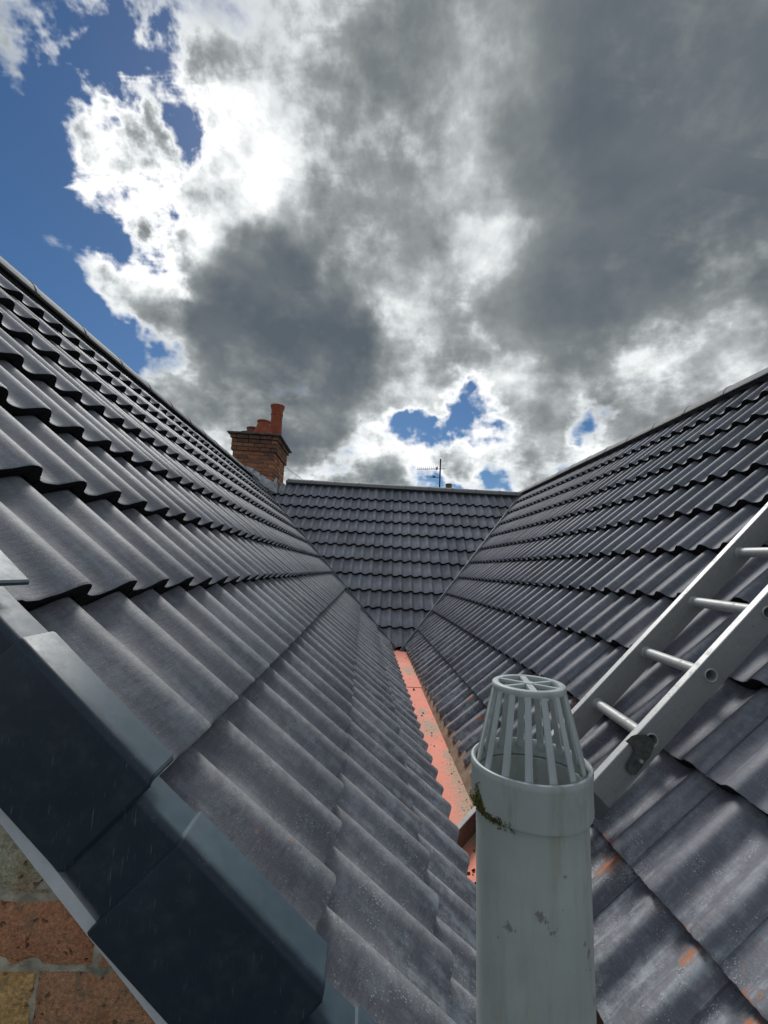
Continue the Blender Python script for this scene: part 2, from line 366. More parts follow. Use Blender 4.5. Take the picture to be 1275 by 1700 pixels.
def roof(name, SS, mat, starts, n_courses, first_s, cuts, label, verge_a=None, seed=1):
    """starts(c): left edges of the tiles of a course; cuts: vertical planes (point, outward normal)"""
    root = empty(name, SS.pt(0, 0)); tag(root, label, 'roof')
    r = random.Random(seed)
    var = [tile_mesh('roof_tile', 0, .3015, SS.g, seed*10+i) for i in range(6)]
    edge_var = tile_mesh('roof_tile', -.06, .3015, SS.g, seed*10+9)
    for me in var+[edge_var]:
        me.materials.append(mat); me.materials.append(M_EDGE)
    for c in range(n_courses):
        s = first_s if c == 0 else c*SS.g
        for a in starts:
            me = edge_var if (verge_a is not None and abs(a-verge_a) < .01) else r.choice(var)
            O = SS.pt(a, s, 0)
            rot = Matrix.Rotation(r.uniform(-.006, .006), 4, 'Z') @ Matrix.Rotation(r.uniform(-.004, .004), 4, 'Y')
            mw = frame(O+SS.N*r.uniform(-.0012, .0012)+SS.U*r.uniform(-.002, .002), SS.A, SS.U, SS.N) @ rot
            skip = False
            for p, n in cuts:
                ds = [(mw @ Vector(q)-p).dot(n) for q in ((0, 0, 0), (.2965, 0, 0), (0, .398, 0), (.2965, .398, 0))]
                if min(ds) > -.012: skip = True; break
                if max(ds) > 0:
                    me = bisect(me, mw, p, n, 'roof_tile')
                    if me is None: skip = True; break
            if skip: continue
            link('roof_tile', me, root, mw=mw)
    return root
GAP = .010
cutL = [(vLp+vLs*0, vLs)]; 
# orient: outward normal must point away from the slope it trims
def orient(p, n, SS, away): 
    test = away-p
    return n if test.dot(n) < 0 else -n
nLcut = orient(vLp, vLs, SL, SL.pt(2, 1)); nRcut = orient(vRp, vRs, SR, SR.pt(-2, 1))
startsL = [.66+.3*i for i in range(-0, 26)]
startsR = [-(1.566+.3*i) for i in range(-3, 26)]
startsB = [-2.62+.3*i for i in range(0, 23)]
yend = 8.25
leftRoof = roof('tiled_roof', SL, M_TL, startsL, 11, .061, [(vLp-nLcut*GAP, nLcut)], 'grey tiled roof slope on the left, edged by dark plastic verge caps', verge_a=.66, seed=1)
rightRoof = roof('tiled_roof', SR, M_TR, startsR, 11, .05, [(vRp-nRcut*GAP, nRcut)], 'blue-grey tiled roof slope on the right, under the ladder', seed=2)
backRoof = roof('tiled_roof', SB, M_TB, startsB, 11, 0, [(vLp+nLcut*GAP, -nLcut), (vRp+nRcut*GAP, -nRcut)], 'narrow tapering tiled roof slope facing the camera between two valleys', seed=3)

# decks under the tiles (closed slabs) and the far sides of each ridge
def slab(name, pts, th, parent, mat):
    n = (pts[1]-pts[0]).cross(pts[2]-pts[0]).normalized(); k = len(pts)
    vs_ = [p for p in pts]+[p-n*th for p in pts]
    fs = [tuple(range(k)), tuple(range(2*k-1, k-1, -1))]+[(i+k, (i+1) % k+k, (i+1) % k, i) for i in range(k)]
    return link(name, mesh_from(name, vs_, fs), parent, [mat])
def vpt(SS, P, d, s, n):     # valley point at slope distance s, dropped by n
    z = SS.pt(0, s).z; q = P+d*((z-P.z)/d.z); return q+SS.N*n
dn = -.135
slab('roof_deck', [SL.pt(.6, .08, dn), vpt(SL, vLp, vLd, .08, dn), vpt(SL, vLp, vLd, SL.ridge, dn), SL.pt(.6, SL.ridge, dn)][::1], .03, leftRoof, M_DECK)
slab('roof_deck', [SR.pt(-.6, .08, dn), SR.pt(-.6, SR.ridge, dn), vpt(SR, vRp, vRd, SR.ridge, dn), vpt(SR, vRp, vRd, .08, dn)], .03, rightRoof, M_DECK)
b0, b1 = vpt(SB, vLp, vLd, .02, dn), vpt(SB, vRp, vRd, .02, dn); b2, b3 = vpt(SB, vRp, vRd, SB.ridge, dn), vpt(SB, vLp, vLd, SB.ridge, dn)
slab('roof_deck', [b0, b1, b2, b3], .03, backRoof, M_DECK)
def far_side(SS, a0, a1, ln, parent):
    # the hidden slope beyond the ridge
    H = Vector((SS.U.x, SS.U.y, 0)); D = Vector((SS.U.x, SS.U.y, -SS.U.z))
    p0, p1 = SS.pt(a0, SS.ridge, -.03), SS.pt(a1, SS.ridge, -.03)
    slab('far_slope', [p1, p0, p0+D*ln, p1+D*ln][::-1] if False else [p0, p1, p1+D*ln, p0+D*ln], .05, parent, M_RIDGE)
far_side(SL, .62, 7.85, 3.6, leftRoof); far_side(SR, -8.2, -.62, 3.6, rightRoof); far_side(SB, -1.4, 6.2, 3.2, backRoof)

# valley trims: a thin folded upstand along each valley
def trim(SS, P, d, parent, smax):
    p0 = vpt(SS, P, d, -.02, 0)+Vector((0, 0, -.004)); p1 = vpt(SS, P, d, smax, 0)+Vector((0, 0, -.004))
    s = d.cross(Vector((0, 0, 1))).normalized(); upv = s.cross(d).normalized()
    if upv.z < 0: upv = -upv
    prof_ = [(-.035, -.022), (-.008, -.003), (-.005, .012), (.005, .012), (.008, -.003), (.035, -.022), (.0, -.05)]
    k = len(prof_); vs_ = [q+s*a+upv*b for q in (p0, p1) for a, b in prof_]
    fs = [(i, (i+1) % k, (i+1) % k+k, i+k) for i in range(k)]+[tuple(range(k))[::-1], tuple(range(k, 2*k))]
    bm = bmesh.new(); me = mesh_from('valley_trim', vs_, fs); bm.from_mesh(me)
    return link('valley_trim', bm_mesh('valley_trim', bm), parent, [M_TRIM])
trim(SL, vLp, vLd, backRoof, SL.ridge-.12); trim(SR, vRp, vRd, backRoof, SR.ridge-.12)

# ridge tiles
def ridge_mesh(ln, r=.124, half=R_(74)):
    bm = bmesh.new(); n = 14; rings = []
    def ring(y, rr):
        return [bm.verts.new((rr*math.sin(-half+2*half*i/n), y, rr*math.cos(-half+2*half*i/n))) for i in range(n+1)]
    outs = [(0, r+.004), (.030, r+.004), (.032, r), (ln, r), (ln, r-.016), (0, r-.016)]
    rings = [ring(y, rr) for y, rr in outs]
    for a, b in zip(rings, rings[1:]+rings[:1]):
        for i in range(n): bm.faces.new((a[i], a[i+1], b[i+1], b[i]))
    for i in (0, n): bm.faces.new([q[i] for q in rings])
    return bm_mesh('ridge_tile', bm, True, 35)
RM = ridge_mesh(.444); RM.materials.append(M_RIDGE)
def ridge(SS, a0, n, direction, parent, extra=0.0, seed=1):
    r = random.Random(seed)
    Y = SS.A*direction; Z = Vector((0, 0, 1)); X = Y.cross(Z)
    for i in range(n):
        a = a0+direction*.45*i
        O = SS.pt(a, SS.ridge)+Vector((0, 0, -.121+extra+r.uniform(-.0015, .0015)))
        H = Vector((SS.U.x, SS.U.y, 0)).normalized()
        O += H*.012
        mw = frame(O, X, Y, Z) @ Matrix.Rotation(r.uniform(-.004, .004), 4, 'Y')
        link('ridge_tile', RM, parent, mw=mw)
ridge(SL, .6, 16, 1, leftRoof, seed=4); ridge(SR, -8.3, 17, 1, rightRoof, seed=5)
ridge(SB, -1.36, 11, 1, backRoof, seed=6)

# ------------------------------------------------------------------ dry verge caps on the left gable
def mat_verge():
    m, t, b = new_mat('verge_plastic'); tc = t.n('ShaderNodeTexCoord').outputs['Object']
    n = t.noise(tc, 12, 5, .6).outputs[0]; sc = t.noise(mapped(t, tc, (30, 900, 900)), 1, 3, .6).outputs[0]
    scr = t.noise(mapped(t, t.n('ShaderNodeNewGeometry').outputs['Position'], (480, 480, 34)), 1, 2, .5).outputs[0]
    c = t.mix(t.lin(n, .3, .75), (.010, .021, .036), (.015, .029, .047))
    c = t.mix(t.math('MULTIPLY', t.smooth(scr, .64, .74), t.smooth(n, .38, .56, 0, .5)), c, (.16, .2, .23))
    dust = t.noise(tc, 40, 6, .7).outputs[0]; c = t.mix(t.smooth(dust, .45, .8, 0, .14), c, (.18, .2, .21))
    so = t.n('ShaderNodeSeparateXYZ'); t.link(tc, so.inputs[0])
    top_lit = t.math('MULTIPLY', t.smooth(so.outputs[0], -.056, -.040), t.lin(t.math('ADD', t.math('MULTIPLY', dust, .5), t.math('MULTIPLY', n, .5)), .3, .7, .55, .95))
    c = t.mix(top_lit, c, (.085, .130, .158))          # sky light on the flange top, painted into the colour and mottled
    t.link(c, b.inputs['Base Color']); t.link(t.lin(dust, .3, .7, .40, .54), b.inputs['Roughness']); b.inputs['Specular IOR Level'].default_value = .5
    bump(t, b, t.noise(tc, 500, 3, .6).outputs[0], .12, .0008); return m
M_VERGE = mat_verge()
def verge_mesh():
    """local: -x = outward from the gable, y = up the slope, z = normal.  Main body y 0..0.26, a recessed neck above"""
    g = SL.g; bm = bmesh.new()
    def section(inset, drop, inner):
        # closed loop: flange top, rounded edge, face, lip, then back along the inside 3.5 mm further in
        xo, r, th, zt = .060-inset, .009, .0035, -inset; loop = [(inner, zt-th), (inner, zt)]
        arc = [(xo-r+r*math.sin(math.pi/2*k/6), zt-r+r*math.cos(math.pi/2*k/6)) for k in range(7)]
        loop += arc+[(xo, -drop+.004), (xo-.002, -drop), (xo-.02, -drop), (xo-.02, -drop+th), (xo-th, -drop+th)]
        r2 = r-th; loop += [(xo-r+r2*math.sin(math.pi/2*k/6), zt-r+r2*math.cos(math.pi/2*k/6)) for k in range(6, -1, -1)]
        return loop
    def sag(z):
        k_ = max(0, min(1, -z/.143)); return -.012*math.sin(math.pi*k_)+.010*max(0, 1-k_*5)
    secs = [(0, .0015, .1425, -.003, 1), (.003, 0, .143, -.003, 1), (.08, 0, .143, -.003, .8), (.243, 0, .143, -.003, .45), (.247, .0012, .1425, -.002, .45), (.2495, .0045, .124, 0, .45), (.30, .0055, .122, .001, .2), (.375, .0065, .122, .001, 0)]
    rings = []
    for y, ins, drop, inner, sg in secs:
        rings.append([bm.verts.new((-x, y+sag(z)*sg, z-.0215*y/g)) for x, z in section(ins, drop, inner)])
    n = len(rings[0])
    for a, b in zip(rings, rings[1:]):
        for i in range(n): bm.faces.new((a[i], a[(i+1) % n], b[(i+1) % n], b[i]))
    bm.faces.new(rings[0]); bm.faces.new(rings[-1])
    me = bm_mesh('verge_cap', bm, True, 22); me.materials.append(M_VERGE); return me
VM = verge_mesh()
for c in range(1, 12):
    s = .01 if c == 0 else c*SL.g-.004
    O = SL.pt(YV, s, .002)
    mw = frame(O, SL.A, SL.U, SL.N)
    link('verge_cap', VM, leftRoof, mw=mw)

# ------------------------------------------------------------------ gable wall
M_MORTAR = mat_simple('lime_mortar', (.46, .41, .32), .95, .1, var=.5, scale=40, bscale=180, bstr=1, bdist=.004)
def mat_wall():
    m, t, b = new_mat('far_brickwork'); tc = t.n('ShaderNodeTexCoord').outputs['Object']
    sp = t.n('ShaderNodeSeparateXYZ'); t.link(tc, sp.inputs[0]); cb = t.n('ShaderNodeCombineXYZ'); t.link(sp.outputs[0], cb.inputs[0]); t.link(sp.outputs[2], cb.inputs[1])
    br = t.n('ShaderNodeTexBrick'); t.link(cb.outputs[0], br.inputs['Vector'])
    for k, v in (('Color1', (.33, .14, .07, 1)), ('Color2', (.24, .12, .07, 1)), ('Mortar', (.34, .31, .25, 1)), ('Scale', 1), ('Mortar Size', .006), ('Brick Width', .225), ('Row Height', .077)): br.inputs[k].default_value = v
    n = t.noise(tc, 20, 5, .7).outputs[0]; c = t.mix(t.smooth(n, .45, .7, 0, .5), br.outputs[0], (.2, .16, .11)); t.link(c, b.inputs['Base Color'])
    b.inputs['Roughness'].default_value = .9; bump(t, b, n, .6, .004); return m
M_WALL = mat_wall()
def mat_brick2():
    m, t, b = new_mat('old_brick'); tc = t.n('ShaderNodeTexCoord').outputs['Object']; oi = t.n('ShaderNodeObjectInfo')
    ob = t.vmath('ADD', tc, t.vmath('SCALE', oi.outputs['Location'], scale=5.3))
    n = t.noise(ob, 16, 6, .65, .3).outputs[0]; n2 = t.noise(ob, 45, 6, .72, .5).outputs[0]; n3 = t.noise(ob, 230, 4, .75).outputs[0]
    hv = t.n('ShaderNodeHueSaturation'); t.link(oi.outputs['Color'], hv.inputs['Color']); t.link(t.lin(n3, .25, .75, .45, 1.55), hv.inputs['Value']); c = hv.outputs[0]
    c = t.mix(t.smooth(n, .5, .66, 0, .5), c, (.40, .15, .065))
    c = t.mix(t.smooth(n2, .5, .66, 0, .65), c, (.25, .205, .14))
    c = t.mix(t.smooth(t.noise(ob, 30, 6, .75, .6).outputs[0], .57, .70, 0, .8), c, (.05, .038, .03))
    vo = t.n('ShaderNodeTexVoronoi'); t.link(ob, vo.inputs['Vector']); vo.inputs['Scale'].default_value = 190
    c = t.mix(t.math('MULTIPLY', t.smooth(vo.outputs['Distance'], .3, .2), t.smooth(n2, .5, .6, 0, .22)), c, (.5, .46, .4))
    t.link(c, b.inputs['Base Color']); b.inputs['Roughness'].default_value = .92; b.inputs['Specular IOR Level'].default_value = .2
    v2 = t.n('ShaderNodeTexVoronoi'); t.link(t.vmath('ADD', ob, t.vmath('SCALE', t.noise(ob, 60, 3).outputs['Color'], scale=.02)), v2.inputs['Vector']); v2.inputs['Scale'].default_value = 75
    pit = t.math('MULTIPLY', t.smooth(v2.outputs['Distance'], .26, .12), t.smooth(n, .42, .6))
    hv2 = t.n('ShaderNodeHueSaturation'); t.link(c, hv2.inputs['Color']); t.link(t.lin(pit, 0, 1, 1, .5), hv2.inputs['Value']); t.link(hv2.outputs[0], b.inputs['Base Color'])
    h = t.math('SUBTRACT', t.math('ADD', t.math('MULTIPLY', n2, .7), t.math('MULTIPLY', n3, .5)), t.math('MULTIPLY', pit, .8)); bump(t, b, h, 1.0, .010); return m
M_BRICK = mat_brick2()
def brick_mesh(seed, w, h, d=.1, jit=.003, nx=12, nz=5, nc=.0025):
    """brick with its face at y=0 (towards -Y), worn arrises"""
    bm = bmesh.new(); g = {}
    off = Vector((seed*3.1, seed*1.7, 0))
    for j in range(nz+1):
        for i in range(nx+1):
            x, z = w*i/nx, h*j/nz
            ex = min(x, w-x); ez = min(z, h-z); e = min(ex, ez)
            worn = max(0, 1-e/.010)
            nv = mnoise.fractal(Vector((x*28, z*28, 0))+off, 1, 2, 4)
            y = .0045*worn**1.5+abs(nv)*jit+(.006*max(0, nv-.35))
            px = x+(nc*.35*mnoise.noise(Vector((z*40, 3, seed)))*(1 if ex < .001 else 0)); pz = z+(nc*.35*mnoise.noise(Vector((x*30, 7, seed)))*(1 if ez < .001 else 0))
            g[i, j] = bm.verts.new((px, y, pz))
    for j in range(nz):
        for i in range(nx): bm.faces.new((g[i, j], g[i+1, j], g[i+1, j+1], g[i, j+1]))
    bd = [e for e in bm.edges if e.is_boundary]
    r = bmesh.ops.extrude_edge_only(bm, edges=bd)
    for v in r['geom']:
        if isinstance(v, bmesh.types.BMVert): v.co.y = d
    return bm_mesh('brick', bm, True, 50)
WALLY = .604
wall = empty('brick_wall', (0, .7, -5.5)); tag(wall, 'old weathered brick gable wall below the dark verge caps', 'wall')
zl = lambda x, n: SL.pt(0, (SL.O.x-x)/math.cos(aL), n).z
mv = [(-4.4, -5.5), (-4.4, -.1), (-1.82, 2.36), (.58, -.1), (.9, -.14), (3.26, 2.5), (5.9, -.1), (5.9, -5.5)]
k = len(mv); Y0, Y1 = WALLY+.009, WALLY+.24
link('wall_body', mesh_from('wall_body', [(x, Y0, z) for x, z in mv]+[(x, Y1, z) for x, z in mv], [tuple(range(k)), tuple(range(2*k-1, k-1, -1))]+[(i+k, (i+1) % k+k, (i+1) % k, i) for i in range(k)]), wall, [M_WALL])
# mortar bed behind the built bricks
bx0, bx1, bz0 = -1.72, .50, -.55
mb = [(bx0, bz0), (bx1, bz0), (bx1, zl(bx1, -.168)), (bx0, zl(bx0, -.168))]
link('mortar', mesh_from('mortar', [(x, WALLY+.0055, z) for x, z in mb]+[(x, Y0+.01, z) for x, z in mb], [(0, 1, 2, 3), (7, 6, 5, 4)]+[(i+4, (i+1) % 4+4, (i+1) % 4, i) for i in range(4)]), wall, [M_MORTAR])
BV = [brick_mesh(i, .217, .0690, jit=.006) for i in range(8)]
for me in BV: me.materials.append(M_BRICK)
COLS = [(.27, .115, .07), (.29, .15, .085), (.21, .095, .065), (.30, .195, .115), (.25, .215, .145), (.27, .135, .08), (.18, .09, .065)]
ROWZ = .524
for rr in range(-14, 24):
    z = ROWZ+.077*rr+.0035
    off = -.095 if rr % 2 == 0 else -.03
    for i in range(-8, 4):
        x = off+.225*i+.0035+rnd.uniform(-.004, .004)
        if x+.214 > bx1 or x < bx0: continue
        me = rnd.choice(BV); mw = Matrix.Translation((x, WALLY+rnd.uniform(-.002, .002), z)) @ Matrix.Rotation(rnd.uniform(-.008, .008), 4, 'Y')
        pl = SL.pt(0, 1, -.168)
        ds = [(mw @ Vector(q)-pl).dot(SL.N) for q in ((0, 0, 0), (.214, 0, 0), (0, 0, .067), (.214, 0, .067))]
        if min(ds) > -.01 or z < bz0: continue
        if max(ds) > 0: me = bisect(me, mw, pl, SL.N, 'brick')
        if me is None: continue
        o = link('brick', me, wall, mw=mw)
        c = rnd.choice(COLS)
        if rr == 0 and i == -1: c = (.24, .225, .16)
        if rr == 0 and i == 0: c = (.2, .09, .06)
        if rr == -1 and i in (-1, 0): c = (.27, .125, .07)
        if rr == -2 and i == -1: c = (.34, .2, .085)
        if rr == -2 and i == 0: c = (.25, .13, .075)
        if rr == 1: c = (.26, .085, .05)
        o.color = (*[min(.8, v*2.5) for v in c], 1)
# white undercloak board between brick and caps
M_WHITE = mat_simple('undercloak_white', (.62, .63, .65), .7, .3, var=.15, bstr=.3)
def board(name, SS, a0, a1, s0, s1, n0, n1, mat, parent):
    vs_ = [SS.pt(a, s, n) for n in (n0, n1) for a, s in ((a0, s0), (a1, s0), (a1, s1), (a0, s1))]
    bm = bmesh.new(); bm.from_mesh(mesh_from(name, vs_, [(3, 2, 1, 0), (4, 5, 6, 7), (0, 1, 5, 4), (1, 2, 6, 5), (2, 3, 7, 6), (3, 0, 4, 7)]))
    return link(name, bm_mesh(name, bm), parent, [mat])
board('undercloak', SL, .588, .7, .2, 3.5, -.166, -.15, M_WHITE, leftRoof)

# ------------------------------------------------------------------ gutter
def mat_gutter():
    m, t, b = new_mat('salmon_liner'); pos = t.n('ShaderNodeNewGeometry').outputs['Position']
    n = t.noise(pos, 9, 5, .6).outputs[0]; n2 = t.noise(pos, 60, 5, .7).outputs[0]
    c = t.mix(t.lin(n, .3, .7), (.90, .245, .155), (.93, .30, .20))
    c = t.mix(t.smooth(n2, .55, .75, 0, .25), c, (.6, .3, .2))
    # silt left by standing water
    acc = None
    for x, y, r in ((.815, 2.15, .10), (.80, 2.55, .05), (.76, 3.0, .08), (.80, 2.35, .07), (.78, 4.6, .09), (.75, 3.3, .04), (.80, 1.98, .10)):
        d = t.vmath('DISTANCE', mapped(t, pos, (1, .38, 0)), (x, y*.38, 0))
        kk = t.smooth(t.math('ADD', t.math('DIVIDE', d, r), t.math('MULTIPLY', t.math('SUBTRACT', n2, .5), 3.2)), 1.0, .45); acc = kk if acc is None else t.math('MAXIMUM', acc, kk)
    c = t.mix(t.math('MULTIPLY', acc, .85), c, (.42, .32, .21))
    t.link(c, b.inputs['Base Color']); b.inputs['Roughness'].default_value = .55; bump(t, b, n2, .4, .002); return m
M_GUT = mat_gutter()
M_UPST = mat_simple('silted_upstand', (.30, .215, .15), .85, .2, var=.35, scale=14, bscale=70, bstr=.5, bdist=.003)
M_BOARD = mat_simple('brown_board', (.21, .125, .095), .7, .3, var=.25, scale=12)
M_LIP = mat_simple('grey_lip', (.45, .45, .42), .6, .4, var=.2)
gut = empty('valley_gutter', (.75, 3.5, -.06)); tag(gut, 'salmon pink lined valley gutter between the two long roof slopes', 'gutter')
gx = lambda y: .82+.012*(y-2.6)
def sheet(name, pts, th, mat): 
    return slab(name, [Vector(p) for p in pts], th, gut, mat)
yA, yB, yM = 1.86, 6.0, 3.96
sheet('gutter_sheet', [(.5, 1.60, -.06), (gx(2.03), 2.03, -.06), (gx(yM), yM+.05, -.06), (.5, yM+.05, -.06)], .004, M_GUT)
sheet('gutter_sheet', [(.5, yM, -.055), (gx(yM), yM, -.055), (gx(yB), yB, -.055), (.5, yB, -.055)], .004, M_GUT)
sheet('lower_tray', [(.45, 1.3, -.13), (.90, 1.3, -.13), (.90, 2.2, -.13), (.45, 2.2, -.13)], .005, M_GUT)
# side upstands
for y0, y1 in ((2.0, 3.99), (3.99, 6.0)):
    slab('gutter_upstand', [Vector((gx(y0)-.004, y0, -.064)), Vector((gx(y0)+.05, y0, .004)), Vector((gx(y1)+.05, y1, .004)), Vector((gx(y1)-.004, y1, -.064))][::-1], .006, gut, M_UPST)
slab('gutter_upstand', [Vector((.90, 1.0, -.21)), Vector((.90, 2.05, -.21)), Vector((.90, 2.05, -.03)), Vector((.90, 1.0, -.03))], .006, gut, M_BOARD)
# stop board across the gutter
d0, d1 = Vector((.52, 1.615, -.06)), Vector((.855, 2.07, -.06)); dd = (d1-d0).normalized(); nn = Vector((dd.y, -dd.x, 0))
bm = box_bm(0, (d1-d0).length, -.012, .004, -.085, .010, .002)
link('stop_board', bm_mesh('stop_board', bm), gut, [M_BOARD], mw=frame(d0, dd, -nn, Vector((0, 0, 1))))
bm = box_bm(0, (d1-d0).length, -.014, .006, .010, .0165, .002)
link('stop_board_lip', bm_mesh('stop_board_lip', bm), gut, [M_LIP], mw=frame(d0, dd, -nn, Vector((0, 0, 1))))
# grit
def grit(name, spots, n, mat, label, r0=.0012, r1=.0038):
    bm = bmesh.new(); r = random.Random(3)
    for _ in range(n):
        x, y, z, sx, sy = r.choice(spots); p = Vector((r.gauss(x, sx), r.gauss(y, sy), z))
        if p.z > -.1 and p.x > gx(p.y)-.006: p.x = gx(p.y)-.006-r.random()*.03
        q = r.uniform(r0, r1)*(2.4 if r.random() < .06 else 1)
        o = [bm.verts.new(p+Vector((a*q*r.uniform(.6, 1.3), b*q*r.uniform(.6, 1.3), c*q*.8+q*.5))) for a, b, c in ((1, 0, 0), (0, 1, 0), (-1, 0, 0), (0, -1, 0), (0, 0, 1), (0, 0, -1))]
        for i in range(4): bm.faces.new((o[i], o[(i+1) % 4], o[4])); bm.faces.new((o[(i+1) % 4], o[i], o[5]))
    o = link(name, bm_mesh(name, bm), None, [mat]); tag(o, label, None, None, 'stuff'); return o
M_GRIT = mat_simple('grit', (.62, .46, .32), .9, .2, var=.4, scale=90)
M_LEAF = mat_simple('dead_leaf', (.05, .035, .025), .9, .2, var=.5)
grit('grit', [(.80, 2.15, -.06, .03, .16), (.75, 3.0, -.06, .05, .25), (.80, 2.5, -.06, .02, .2), (.76, 4.5, -.055, .05, .4), (.72, 3.6, -.06, .06, .9), (.80, 2.02, -.06, .04, .05)], 170, M_GRIT, 'loose sandy grit washed along the pink gutter floor')
grit('leaf_litter', [(.76, 3.5, -.06, .06, 1.0), (.8, 4.9, -.055, .03, .5), (.74, 2.9, -.06, .03, .5)], 12, M_LEAF, 'dark crumbs of leaf litter lying along the pink gutter', .004, .008)
grit('silt_heap', [(.76, 1.5, -.13, .06, .10)], 900, mat_simple('silt', (.12, .07, .04), .95, .1, var=.6, scale=120), 'brown silt heaped in the tray below the stop board', .003, .008)

# ------------------------------------------------------------------ vent pipe
def mat_pvc(name, base):
    m, t, b = new_mat(name); tc = t.n('ShaderNodeTexCoord').outputs['Object']
    n = t.noise(tc, 14, 5, .6).outputs[0]; st = t.noise(mapped(t, tc, (60, 60, 8)), 1, 5, .65).outputs[0]
    c = t.mix(t.lin(n, .3, .7), tuple(x*.88 for x in base), tuple(x*1.08 for x in base))
    c = t.mix(t.smooth(st, .48, .75, 0, .5), c, (.27, .265, .18))
    mk = t.noise(mapped(t, tc, (90, 90, 45)), 1, 5, .75, .8).outputs[0]
    c = t.mix(t.math('MULTIPLY', t.smooth(mk, .70, .76), t.smooth(t.noise(tc, 18, 2).outputs[0], .5, .6, 0, .8)), c, (.10, .085, .075))
    vo = t.n('ShaderNodeTexVoronoi'); t.link(tc, vo.inputs['Vector']); vo.inputs['Scale'].default_value = 55
    c = t.mix(t.math('MULTIPLY', t.smooth(vo.outputs['Distance'], .07, .04), .5), c, (.08, .08, .08))
    acc = None
    mn = t.noise(mapped(t, tc, (220, 220, 120)), 1, 4, .7).outputs[0]
    for (x, y, z, r) in ((-.012, -.054, -.004, .014), (-.004, -.055, -.014, .010), (.036, -.042, -.040, .008), (.038, -.041, -.056, .009), (.03, -.046, -.03, .006), (-.038, -.04, -.02, .012), (.01, -.054, .03, .005), (.041, -.036, -.085, .012)):
        k_ = t.smooth(t.math('ADD', t.math('DIVIDE', t.vmath('DISTANCE', tc, (x, y, z)), r*.62), t.math('MULTIPLY', t.math('SUBTRACT', mn, .5), 4.5)), .55, .05); acc = k_ if acc is None else t.math('MAXIMUM', acc, k_)
    c = t.mix(t.math('MULTIPLY', acc, .6), c, (.085, .07, .06))
    grime = t.noise(mapped(t, tc, (26, 26, 5)), 1, 5, .7, .5).outputs[0]
    c = t.mix(t.smooth(grime, .5, .74, 0, .45), c, (.20, .205, .175))
    t.link(c, b.inputs['Base Color']); t.link(t.lin(n, .3, .7, .42, .55), b.inputs['Roughness']); b.inputs['Specular IOR Level'].default_value = .4
    bump(t, b, t.noise(tc, 260, 4, .6).outputs[0], .12, .001); return m
M_PVC = mat_pvc('grey_pvc_pipe', (.425, .46, .438)); M_PVC2 = mat_pvc('grey_pvc_cowl', (.48, .52, .515))
axd = Vector((-.03, 0, 1)).normalized(); axx = Vector((1, 0, .03)).normalized(); axy = axd.cross(axx)
PO = Vector((.452, .475, .65)); PMW = frame(PO, axx, axy, axd)
pipe = empty('vent_pipe', (.64, .475, -5.5)); tag(pipe, 'grey plastic soil vent pipe with a slotted cage cowl on top', 'pipe')
bm = lathe([(.050, -6.1), (.055, -6.1), (.055, .088), (.0545, .0905), (.052, .0905), (.0512, .088), (.0512, -1.2)], 72)
link('pipe_stack', bm_mesh('pipe_stack', bm, True, 40), pipe, [M_PVC], mw=PMW)
bm = lathe([(.0556, .066), (.0588, .066), (.0596, .069), (.0594, .098), (.0602, .101), (.0604, .1045), (.0596, .1075), (.0575, .108), (.0555, .1065), (.0550, .102), (.0550, .091)], 72)
collar = link('cowl_collar', bm_mesh('cowl_collar', bm, True, 50), pipe, [M_PVC2], mw=PMW)
NB = 15
def bar():
    r0, r1, z0, z1 = .0548, .0370, .100, .1795; t_ = .0026; w0, w1 = .0037, .0030
    bm = bmesh.new(); v = []
    for r, z, w in ((r0, z0, w0), (r0-.0008, .107, w0), (r1, z1, w1)):
        v.append([bm.verts.new(p) for p in ((r-t_, -w, z), (r, -w, z), (r, w, z), (r-t_, w, z))])
    for a, b in zip(v, v[1:]):
        for i in range(4): bm.faces.new((a[i], a[(i+1) % 4], b[(i+1) % 4], b[i]))
    bm.faces.new(v[0][::-1]); bm.faces.new(v[-1])
    bmesh.ops.bevel(bm, geom=[e for e in bm.edges if abs(e.verts[0].co.z-e.verts[1].co.z) > .004], offset=.0006, segments=1, affect='EDGES')
    me = bm_mesh('cage_bar', bm); me.materials.append(M_PVC2); return me
BM_ = bar()
for i in range(NB): link('cage_bar', BM_, pipe, mw=PMW @ Matrix.Rotation(2*math.pi*(i+.35)/NB, 4, 'Z'))
bm = lathe([(.0305, .1785), (.0372, .1775), (.0378, .180), (.0374, .1830), (.0364, .1838), (.0312, .1838), (.0305, .183), (.0305, .1785)], 64)
ringo = link('cowl_ring', bm_mesh('cowl_ring', bm, True, 45), pipe, [M_PVC2], mw=PMW)
for i in range(6):
    w = .0034 if i in (1, 4) else .0020
    bm = box_bm(.0, .0312, -w, w, .1792, .1832, .0005, 1)
    link('spoke', bm_mesh('spoke', bm), ringo, [M_PVC2], mw=PMW @ Matrix.Rotation(math.pi/3*i+.35, 4, 'Z') @ Matrix.Translation((0, 0, .0002*(i % 3))))
bm = lathe([(.0001, .1788), (.0058, .1788), (.0058, .1842), (.0001, .1842)], 24); link('hub', bm_mesh('hub', bm, True, 40), ringo, [M_PVC2], mw=PMW)
